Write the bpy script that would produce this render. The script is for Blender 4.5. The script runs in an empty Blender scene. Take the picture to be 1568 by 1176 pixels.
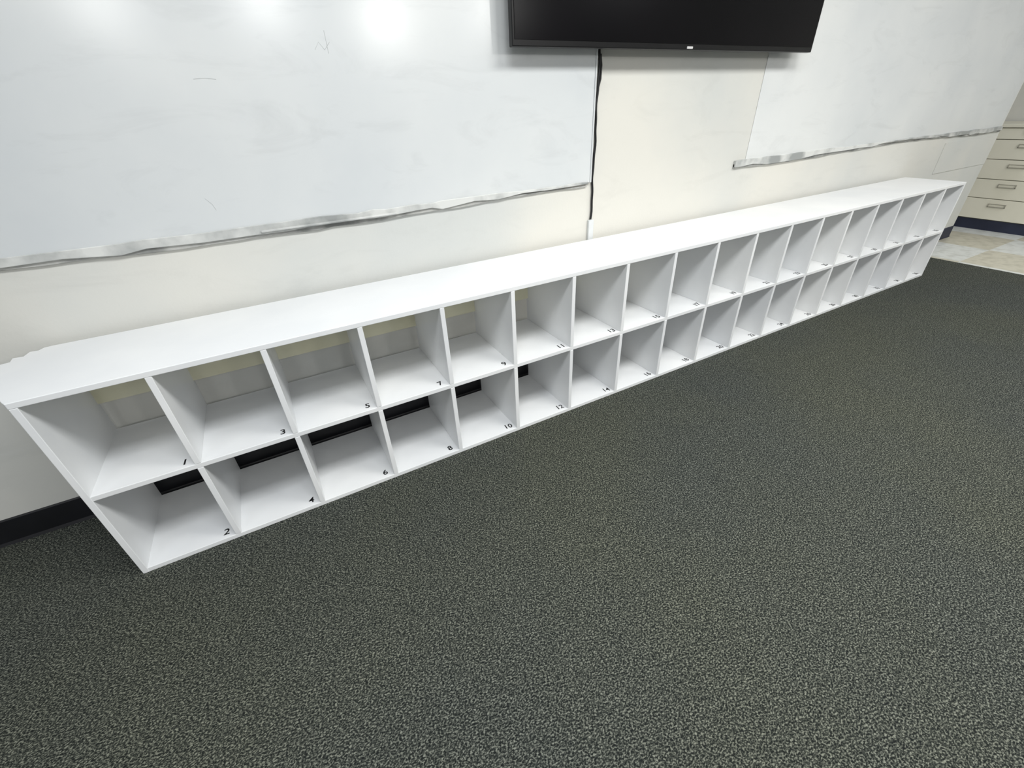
import bpy, bmesh, math, random
from mathutils import Matrix, Vector
random.seed(4)
C=bpy.context.scene.collection
sc=bpy.context.scene
sc.view_settings.view_transform='Standard'
sc.view_settings.look='None'
H=.72;T=.018;PX=.30036;D=.396;N=18;L=N*PX;ZM=.359;WY=.43;WX=7.0

# ---------- materials ----------
def lin(c): return tuple(((v/255)/12.92 if v/255<=.04045 else ((v/255+.055)/1.055)**2.4) for v in c)+(1,)
def mat(name,c1,c2=None,scale=3,rough=.5,detail=4,bump=0,bscale=200,spec=.5,lo=.35,hi=.65,smudge=0):
    m=bpy.data.materials.new(name);m.use_nodes=True
    nt=m.node_tree;b=nt.nodes['Principled BSDF']
    b.inputs['Roughness'].default_value=rough;b.inputs['Specular IOR Level'].default_value=spec
    tc=nt.nodes.new('ShaderNodeTexCoord')
    n=nt.nodes.new('ShaderNodeTexNoise');n.inputs['Scale'].default_value=scale;n.inputs['Detail'].default_value=detail
    nt.links.new(tc.outputs['Object'],n.inputs['Vector'])
    r=nt.nodes.new('ShaderNodeValToRGB')
    r.color_ramp.elements[0].color=lin(c1);r.color_ramp.elements[1].color=lin(c2 or c1)
    r.color_ramp.elements[0].position=lo;r.color_ramp.elements[1].position=hi
    nt.links.new(n.outputs['Fac'],r.inputs['Fac']);out=r.outputs['Color']
    if smudge:
        mp=nt.nodes.new('ShaderNodeMapping');mp.inputs['Rotation'].default_value=(0,.7,0);mp.inputs['Scale'].default_value=(1,1,3.2)
        nt.links.new(tc.outputs['Object'],mp.inputs['Vector'])
        n3=nt.nodes.new('ShaderNodeTexNoise');n3.inputs['Scale'].default_value=2.6;n3.inputs['Detail'].default_value=8;n3.inputs['Roughness'].default_value=.65;n3.inputs['Distortion'].default_value=.8
        nt.links.new(mp.outputs[0],n3.inputs['Vector'])
        r3=nt.nodes.new('ShaderNodeValToRGB');g=1-smudge
        r3.color_ramp.elements[0].position=.30;r3.color_ramp.elements[0].color=(g,g,g,1)
        r3.color_ramp.elements[1].position=.46;r3.color_ramp.elements[1].color=(1,1,1,1)
        nt.links.new(n3.outputs['Fac'],r3.inputs['Fac'])
        mx=nt.nodes.new('ShaderNodeMix');mx.data_type='RGBA';mx.blend_type='MULTIPLY';mx.inputs[0].default_value=1
        nt.links.new(out,mx.inputs[6]);nt.links.new(r3.outputs[0],mx.inputs[7]);out=mx.outputs[2]
    nt.links.new(out,b.inputs['Base Color'])
    if bump:
        n2=nt.nodes.new('ShaderNodeTexNoise');n2.inputs['Scale'].default_value=bscale;n2.inputs['Detail'].default_value=3
        nt.links.new(tc.outputs['Object'],n2.inputs['Vector'])
        bp=nt.nodes.new('ShaderNodeBump');bp.inputs['Strength'].default_value=bump;bp.inputs['Distance'].default_value=.002
        nt.links.new(n2.outputs['Fac'],bp.inputs['Height']);nt.links.new(bp.outputs['Normal'],b.inputs['Normal'])
    return m
M_wall=mat('off_white_wall_paint',(199,201,198),(215,213,205),.9,.6,6,.15,90,smudge=.05)
M_shelf=mat('white_shelf_paint',(228,230,232),(239,240,240),2.2,.3,5,.04,60)
M_board=mat('whiteboard_enamel',(205,209,211),(221,223,222),1.3,.2,7,0,spec=.6,lo=.3,hi=.68,smudge=.07)
M_tray=mat('tray_aluminium',(150,153,152),(212,213,210),6,.45,6,.1,60,lo=.4,hi=.6)
M_trayd=mat('tray_dark_edge',(104,106,104),(180,180,176),9,.6)  # darker mottled grey for the tray's ragged lower edge
M_black=mat('black_rubber',(20,21,24),(28,29,32),20,.5)
M_navy=mat('navy_cove_base',(24,30,50),(34,40,62),8,.45)
M_base=mat('black_cove_base',(14,15,19),(22,23,28),6,.45)
M_cab=mat('cream_laminate',(216,213,196),(224,221,206),3,.45)
M_gap=mat('cabinet_gap',(150,148,136),(160,157,145),8,.7)
M_strip=mat('khaki_back_strip',(202,199,172),(211,209,185),6,.6)
M_ink=mat('black_ink',(14,14,16),(20,20,22),50,.5)
M_pen=mat('faint_marker',(176,179,179),(190,193,193),50,.5)
M_screen=mat('tv_screen',(6,6,8),(10,9,12),2,.2,spec=.12)
M_bezel=mat('tv_bezel',(8,8,10),(13,13,15),10,.3,spec=.3)
M_logo=mat('silver_badge',(200,200,200),(215,215,215),10,.3)

def carpet():
    m=bpy.data.materials.new('charcoal_loop_carpet');m.use_nodes=True
    nt=m.node_tree;b=nt.nodes['Principled BSDF'];b.inputs['Roughness'].default_value=.95;b.inputs['Specular IOR Level'].default_value=.1
    tc=nt.nodes.new('ShaderNodeTexCoord')
    mp=nt.nodes.new('ShaderNodeMapping');mp.inputs['Scale'].default_value=(1,1.4,1);mp.inputs['Rotation'].default_value=(0,0,.35)
    nt.links.new(tc.outputs['Object'],mp.inputs['Vector'])
    n=nt.nodes.new('ShaderNodeTexNoise');n.inputs['Scale'].default_value=190;n.inputs['Detail'].default_value=2.5;n.inputs['Roughness'].default_value=.5;n.inputs['Distortion'].default_value=.5
    nt.links.new(mp.outputs[0],n.inputs['Vector'])
    r=nt.nodes.new('ShaderNodeValToRGB');e=r.color_ramp.elements
    e[0].position=.38;e[0].color=lin((29,32,32));e[1].position=.69;e[1].color=lin((130,132,124))
    x=e.new(.5);x.color=lin((57,60,57))
    nt.links.new(n.outputs['Fac'],r.inputs['Fac'])
    n2=nt.nodes.new('ShaderNodeTexNoise');n2.inputs['Scale'].default_value=.9;n2.inputs['Detail'].default_value=4
    nt.links.new(tc.outputs['Object'],n2.inputs['Vector'])
    r2=nt.nodes.new('ShaderNodeValToRGB');r2.color_ramp.elements[0].color=(.88,.9,.91,1);r2.color_ramp.elements[1].color=(1,1,.9,1)
    r2.color_ramp.elements[0].position=.35;r2.color_ramp.elements[1].position=.65
    nt.links.new(n2.outputs['Fac'],r2.inputs['Fac'])
    mx=nt.nodes.new('ShaderNodeMix');mx.data_type='RGBA';mx.blend_type='MULTIPLY';mx.inputs[0].default_value=1
    nt.links.new(r.outputs[0],mx.inputs[6]);nt.links.new(r2.outputs[0],mx.inputs[7]);nt.links.new(mx.outputs[2],b.inputs['Base Color'])
    bp=nt.nodes.new('ShaderNodeBump');bp.inputs['Strength'].default_value=.4;bp.inputs['Distance'].default_value=.003
    nt.links.new(n.outputs['Fac'],bp.inputs['Height']);nt.links.new(bp.outputs['Normal'],b.inputs['Normal'])
    return m
M_carpet=carpet()
def tile():
    m=bpy.data.materials.new('vinyl_tile');m.use_nodes=True
    nt=m.node_tree;b=nt.nodes['Principled BSDF'];b.inputs['Roughness'].default_value=.3
    tc=nt.nodes.new('ShaderNodeTexCoord')
    ch=nt.nodes.new('ShaderNodeTexChecker');ch.inputs['Scale'].default_value=1.64
    ch.inputs['Color1'].default_value=lin((218,221,219));ch.inputs['Color2'].default_value=lin((200,196,180))
    nt.links.new(tc.outputs['Object'],ch.inputs['Vector'])
    n=nt.nodes.new('ShaderNodeTexNoise');n.inputs['Scale'].default_value=14;n.inputs['Detail'].default_value=6
    nt.links.new(tc.outputs['Object'],n.inputs['Vector'])
    r=nt.nodes.new('ShaderNodeValToRGB');r.color_ramp.elements[0].color=(.8,.8,.78,1);r.color_ramp.elements[0].position=.35;r.color_ramp.elements[1].position=.55
    nt.links.new(n.outputs['Fac'],r.inputs['Fac'])
    mx=nt.nodes.new('ShaderNodeMix');mx.data_type='RGBA';mx.blend_type='MULTIPLY';mx.inputs[0].default_value=1
    nt.links.new(ch.outputs[0],mx.inputs[6]);nt.links.new(r.outputs[0],mx.inputs[7]);nt.links.new(mx.outputs[2],b.inputs['Base Color'])
    return m
M_tile=tile()

# ---------- mesh helpers ----------
def addbox(bm,x0,x1,y0,y1,z0,z1,mi=0):
    v=[bm.verts.new(p) for p in((x0,y0,z0),(x1,y0,z0),(x1,y1,z0),(x0,y1,z0),(x0,y0,z1),(x1,y0,z1),(x1,y1,z1),(x0,y1,z1))]
    for f in((3,2,1,0),(4,5,6,7),(0,1,5,4),(1,2,6,5),(2,3,7,6),(3,0,4,7)):
        bm.faces.new([v[i] for i in f]).material_index=mi
def addprism(bm,pts,axis,a,b,mi=0):
    mk=(lambda p,t:(p[0],t,p[1])) if axis=='y' else (lambda p,t:(p[0],p[1],t))
    A=[bm.verts.new(mk(p,a)) for p in pts];B=[bm.verts.new(mk(p,b)) for p in pts]
    n=len(pts)
    fs=[bm.faces.new(A),bm.faces.new(B[::-1])]
    for i in range(n): fs.append(bm.faces.new((A[i],B[i],B[(i+1)%n],A[(i+1)%n])))
    for f in fs:f.material_index=mi
def finish(bm,name,mats,parent=None,bevel=0,seg=2,loc=None):
    bmesh.ops.recalc_face_normals(bm,faces=bm.faces)
    me=bpy.data.meshes.new(name);bm.to_mesh(me);bm.free()
    for m in(mats if isinstance(mats,(list,tuple)) else [mats]): me.materials.append(m)
    o=bpy.data.objects.new(name,me);C.objects.link(o)
    if parent:o.parent=parent
    if bevel:
        md=o.modifiers.new('bevel','BEVEL');md.width=bevel;md.segments=seg;md.limit_method='ANGLE';md.angle_limit=.6
    return o
def empty(name):
    e=bpy.data.objects.new(name,None);C.objects.link(e);return e
def tube(name,pts,r,m,parent=None):
    cu=bpy.data.curves.new(name,'CURVE');cu.dimensions='3D';cu.bevel_depth=r;cu.bevel_resolution=3
    s=cu.splines.new('POLY');s.points.add(len(pts)-1)
    for i,p in enumerate(pts): s.points[i].co=(*p,1)
    ob=bpy.data.objects.new(name+'_c',cu);C.objects.link(ob)
    dg=bpy.context.evaluated_depsgraph_get();me=bpy.data.meshes.new_from_object(ob.evaluated_get(dg))
    bpy.data.objects.remove(ob);me.materials.clear();me.materials.append(m)
    o=bpy.data.objects.new(name,me);C.objects.link(o)
    if parent:o.parent=parent
    return o

# ---------- room ----------
bm=bmesh.new();addbox(bm,-5,6.04,-9,WY,-.1,0);finish(bm,'floor',M_carpet)
bm=bmesh.new();addbox(bm,6.04,9.2,-9,1.2,-.1,-.003);finish(bm,'floor_tile',M_tile)
bm=bmesh.new();addbox(bm,-5,WX,WY,WY+.12,-.1,3.0);finish(bm,'wall_back',M_wall)
bm=bmesh.new();addbox(bm,WX,9.2,1.0,1.12,-.1,3.0);finish(bm,'wall_recess',M_wall)
bm=bmesh.new();addbox(bm,8.2,8.32,-9,1.0,-.1,3.0);finish(bm,'wall_right',M_wall)
bm=bmesh.new();addbox(bm,5.97,WX-.01,WY-.006,WY,.69,.93);finish(bm,'trim_1',M_wall,None,.001)
def baseb(name,x0,x1,m):
    bm=bmesh.new();pr=[(0,0),(-.012,0),(-.007,.012),(-.006,.105),(-.003,.11),(0,.11)]
    A=[bm.verts.new((x0,WY+p[0],p[1])) for p in pr];B=[bm.verts.new((x1,WY+p[0],p[1])) for p in pr]
    bm.faces.new(A);bm.faces.new(B[::-1])
    for i in range(6): bm.faces.new((A[i],A[(i+1)%6],B[(i+1)%6],B[i]))
    return finish(bm,name,m)
baseb('baseboard_back',-5,5.9,M_base)
baseb('baseboard_end',5.9,WX,M_navy)

# ---------- shelf ----------
shelf=empty('cubby_shelf')
bm=bmesh.new()
addprism(bm,[(0,0),(L,0),(L,D),(0,D),(-.02,.392),(-.03,.375),(-.052,.378),(-.058,.345),(-.085,.35),(-.082,.318),(-.11,.31),(-.05,.1),(-.012,.02)],'z',H-T,H)
for z0 in(0,ZM-T/2):
    addbox(bm,T/2,L-T/2,.001,D-.001,z0,z0+T)
for i in range(N+1):
    x=i*PX
    x0,x1=(0,T) if i==0 else ((L-T,L) if i==N else (x-T/2,x+T/2))
    if i in(0,N):addbox(bm,x0,x1,0,D,0,H-T)
    else:
        addbox(bm,x0,x1,.0005,D-.0005,T,ZM-T/2);addbox(bm,x0,x1,.0005,D-.0005,ZM+T/2,H-T)
finish(bm,'cubby_frame',M_shelf,shelf,.0016,2)
bm=bmesh.new();addbox(bm,T,L-T,D-.014,D-.003,.487,.60);finish(bm,'back_strip',M_strip,shelf)  # khaki strip across the back of the upper cells
bmn=bmesh.new()
for i in range(N):
    for r,n in((1,2*i+1),(0,2*i+2)):
        cu=bpy.data.curves.new('t','FONT');cu.body=str(n);cu.size=.042;cu.align_x='CENTER';cu.extrude=.0002;cu.offset=.0005
        ob=bpy.data.objects.new('t',cu);C.objects.link(ob)
        bpy.context.view_layer.update();dg=bpy.context.evaluated_depsgraph_get()
        me=bpy.data.meshes.new_from_object(ob.evaluated_get(dg))
        z=(ZM+T/2 if r else T)+.0006
        me.transform(Matrix.Translation(((i+1)*PX-.040,.020,z))@Matrix.Rotation(random.uniform(-.12,.12),4,'Z'))
        bmn.from_mesh(me);bpy.data.objects.remove(ob);bpy.data.meshes.remove(me)
me=bpy.data.meshes.new('number_labels');bmn.to_mesh(me);bmn.free();me.materials.append(M_ink)
for p in me.polygons:p.material_index=0
o=bpy.data.objects.new('number_labels',me);C.objects.link(o);o.parent=shelf

# ---------- whiteboards ----------
def jag(x0,x1,zt,zb,amp,step=.05):
    top=[];bot=[];x=x0
    while x<x1:
        top.append((x,zt+random.uniform(-amp,amp)*.5))
        w=zb(x) if callable(zb) else zb
        bot.append((x,w+random.uniform(-amp,amp)));x+=random.uniform(step*.4,step*1.6)
    top.append((x1,zt));bot.append((x1,zb(x1) if callable(zb) else zb))
    return top+bot[::-1]
def whiteboard(x0,x1,zb,zt,jx0,jx1,fr_right,th):
    e=empty('whiteboard')
    bm=bmesh.new();addbox(bm,x0,x1,WY-th,WY,zb,zt);finish(bm,'panel',M_board,e,.002)
    bm=bmesh.new()
    if fr_right: addbox(bm,x1,x1+.008,WY-.018,WY,zb,zt)
    addbox(bm,x0,x1,WY-.018,WY,zt,zt+.015)
    finish(bm,'frame',M_board,e,.002)
    bm=bmesh.new();addprism(bm,jag(jx0,jx1,zb+.004,lambda x:zb-.020-.012*math.sin(x*2.1),.007,.11),'y',WY-.018,WY)
    finish(bm,'pen_tray',M_tray,e,.002)
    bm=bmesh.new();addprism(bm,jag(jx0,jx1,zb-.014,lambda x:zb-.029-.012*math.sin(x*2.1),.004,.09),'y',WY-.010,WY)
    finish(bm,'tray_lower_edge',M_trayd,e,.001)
    return e
wb1=whiteboard(-3.2,2.182,.992,2.3,-3.2,2.17,1,.014)
wb2=whiteboard(3.36,6.97,1.0,2.3,3.26,6.97,0,.004)
bm=bmesh.new();addbox(bm,.70,1.2,WY-.026,WY-.018,.970,.978);finish(bm,'tray_lip',M_tray,wb1,.003,3)
def marks(parent,name,lst):
    for k,pts in enumerate(lst):
        tube(name+'_%d'%(k+1),[(x,WY-.0139,z) for x,z in pts],.0007,M_pen,parent)
marks(wb1,'pen_mark',[[(1.03,1.50),(1.045,1.52),(1.06,1.50),(1.08,1.52)],[(1.07,1.55),(1.07,1.49)],[(.66,1.425),(.69,1.427),(.72,1.424)],[(.57,1.10),(.585,1.08),(.59,1.06)]])

# ---------- cable ----------
pts=[];n=40
for i in range(n+1):
    z=1.56-(1.56-.815)*i/n
    pts.append((2.206+.003*math.sin(z*23)+.0015*math.sin(z*61),WY-.007,z))
e=empty('power_cable')
tube('cord',pts,.0055,M_ink,e)
tube('loose_loop',[(2.210,WY-.01,1.50),(2.216,WY-.012,1.46),(2.215,WY-.012,1.41),(2.207,WY-.01,1.38)],.004,M_ink,e)
bm=bmesh.new();addbox(bm,2.190,2.222,WY-.016,WY,.111,.812);finish(bm,'raceway',M_board,e,.003)

# ---------- TV ----------
tv=empty('wall_mounted_television')
x0,x1,z0,z1,yf=1.721,3.576,1.508,2.56,.33
bm=bmesh.new();addbox(bm,x0,x1,yf,yf+.028,z0,z1);finish(bm,'casing',M_bezel,tv,.004,3)
bm=bmesh.new();addbox(bm,x0+.25,x1-.25,yf+.028,yf+.06,z0+.1,z1-.25);finish(bm,'rear_housing',M_bezel,tv,.01,3)
bm=bmesh.new();addbox(bm,x0+.010,x1-.010,yf-.002,yf,z0+.022,z1-.010);finish(bm,'screen',M_screen,tv)
bm=bmesh.new();addbox(bm,2.63,2.666,yf-.004,yf+.004,z0+.004,z0+.013);finish(bm,'badge',M_logo,tv,.002)
bm=bmesh.new()
for xx in(2.35,2.9): addbox(bm,xx,xx+.05,yf+.06,WY-.008,z0+.15,z1-.15)
addbox(bm,2.25,3.1,WY-.008,WY,1.9,2.2);finish(bm,'wall_bracket',M_black,tv,.002)

# ---------- cabinets ----------
cab=empty('drawer_cabinet')
CX=7.56;CB=8.17;CE=.96
bm=bmesh.new();addbox(bm,CX+.02,CB,-1.6,CE,.10,.965);finish(bm,'carcass',M_gap,cab)
bm=bmesh.new();addbox(bm,CX-.015,CB,-1.6,CE+.01,.965,.995);finish(bm,'countertop',M_cab,cab,.004)
bm=bmesh.new();addbox(bm,CX+.01,CB,-1.6,CE,-.003,.10);finish(bm,'toe_kick',M_navy,cab)
zs=[.105,.31,.495,.68,.86,.962]
bm=bmesh.new();bh=bmesh.new()
for (ya,yb) in((-1.6,-.85),(-.85,-.06),(-.06,.72),(.72,CE)):
    for a,b in zip(zs[:-1],zs[1:]):
        addbox(bm,CX,CX+.02,ya+.003,yb-.003,a+.003,b-.003)
        if yb-ya>.5:
            yc=(ya+yb)/2;zc=a+(b-a)*.7
            addbox(bh,CX-.012,CX,yc-.07,yc+.07,zc-.016,zc-.010);addbox(bh,CX-.006,CX,yc-.07,yc+.07,zc+.012,zc+.016)
            addbox(bh,CX-.012,CX,yc-.07,yc-.065,zc-.016,zc+.016);addbox(bh,CX-.012,CX,yc+.065,yc+.07,zc-.016,zc+.016)
finish(bm,'drawer_fronts',M_cab,cab,.003)
finish(bh,'label_pulls',M_gap,cab)

# ---------- lights ----------
def area(x,y,p,sx=1.2,sy=.6,col=(1,1,1)):
    l=bpy.data.lights.new('ceiling_light','AREA');l.shape='RECTANGLE';l.size=sx;l.size_y=sy;l.energy=p;l.color=col
    o=bpy.data.objects.new('ceiling_light',l);o.location=(x,y,2.75);C.objects.link(o)
def bulb(x,y,z,p,r):
    l=bpy.data.lights.new('globe_light','POINT');l.energy=p;l.shadow_soft_size=r;l.color=(1,.99,.96)
    o=bpy.data.objects.new('globe_light',l);o.location=(x,y,z);C.objects.link(o)
bulb(-.35,-6.6,2.74,70,.2);bulb(1.56,-6.3,2.80,85,.2);bulb(3.45,-7.0,2.72,105,.19);bulb(5.05,-6.0,2.74,70,.2)
for x in(-1.5,1.0,3.5,6.0): area(x,-4.2,14)
area(-1.2,-1.5,15,col=(.95,.98,1));area(.9,-1.35,42,col=(.96,.985,1));area(2.6,-1.35,52,col=(1,.998,.965));area(4.4,-1.4,32,col=(1,.995,.96));area(6.6,-1.5,26)
w=bpy.data.worlds.new('world');sc.world=w;w.use_nodes=True
w.node_tree.nodes['Background'].inputs[0].default_value=(.96,.98,1,1)
w.node_tree.nodes['Background'].inputs[1].default_value=.27

# ---------- camera ----------
R=((0.873543,-0.485045,-0.040672),(-0.290276,-0.452049,-0.84344),(0.390721,0.748587,-0.535681))
cd=bpy.data.cameras.new('camera');co=bpy.data.objects.new('camera',cd);C.objects.link(co)
cd.sensor_width=36;cd.lens=656.02/1568*36;cd.clip_start=.01
co.matrix_world=Matrix(((R[0][0],-R[1][0],-R[2][0],.72801),(R[0][1],-R[1][1],-R[2][1],-1.4364),(R[0][2],-R[1][2],-R[2][2],1.30226),(0,0,0,1)))
sc.camera=co
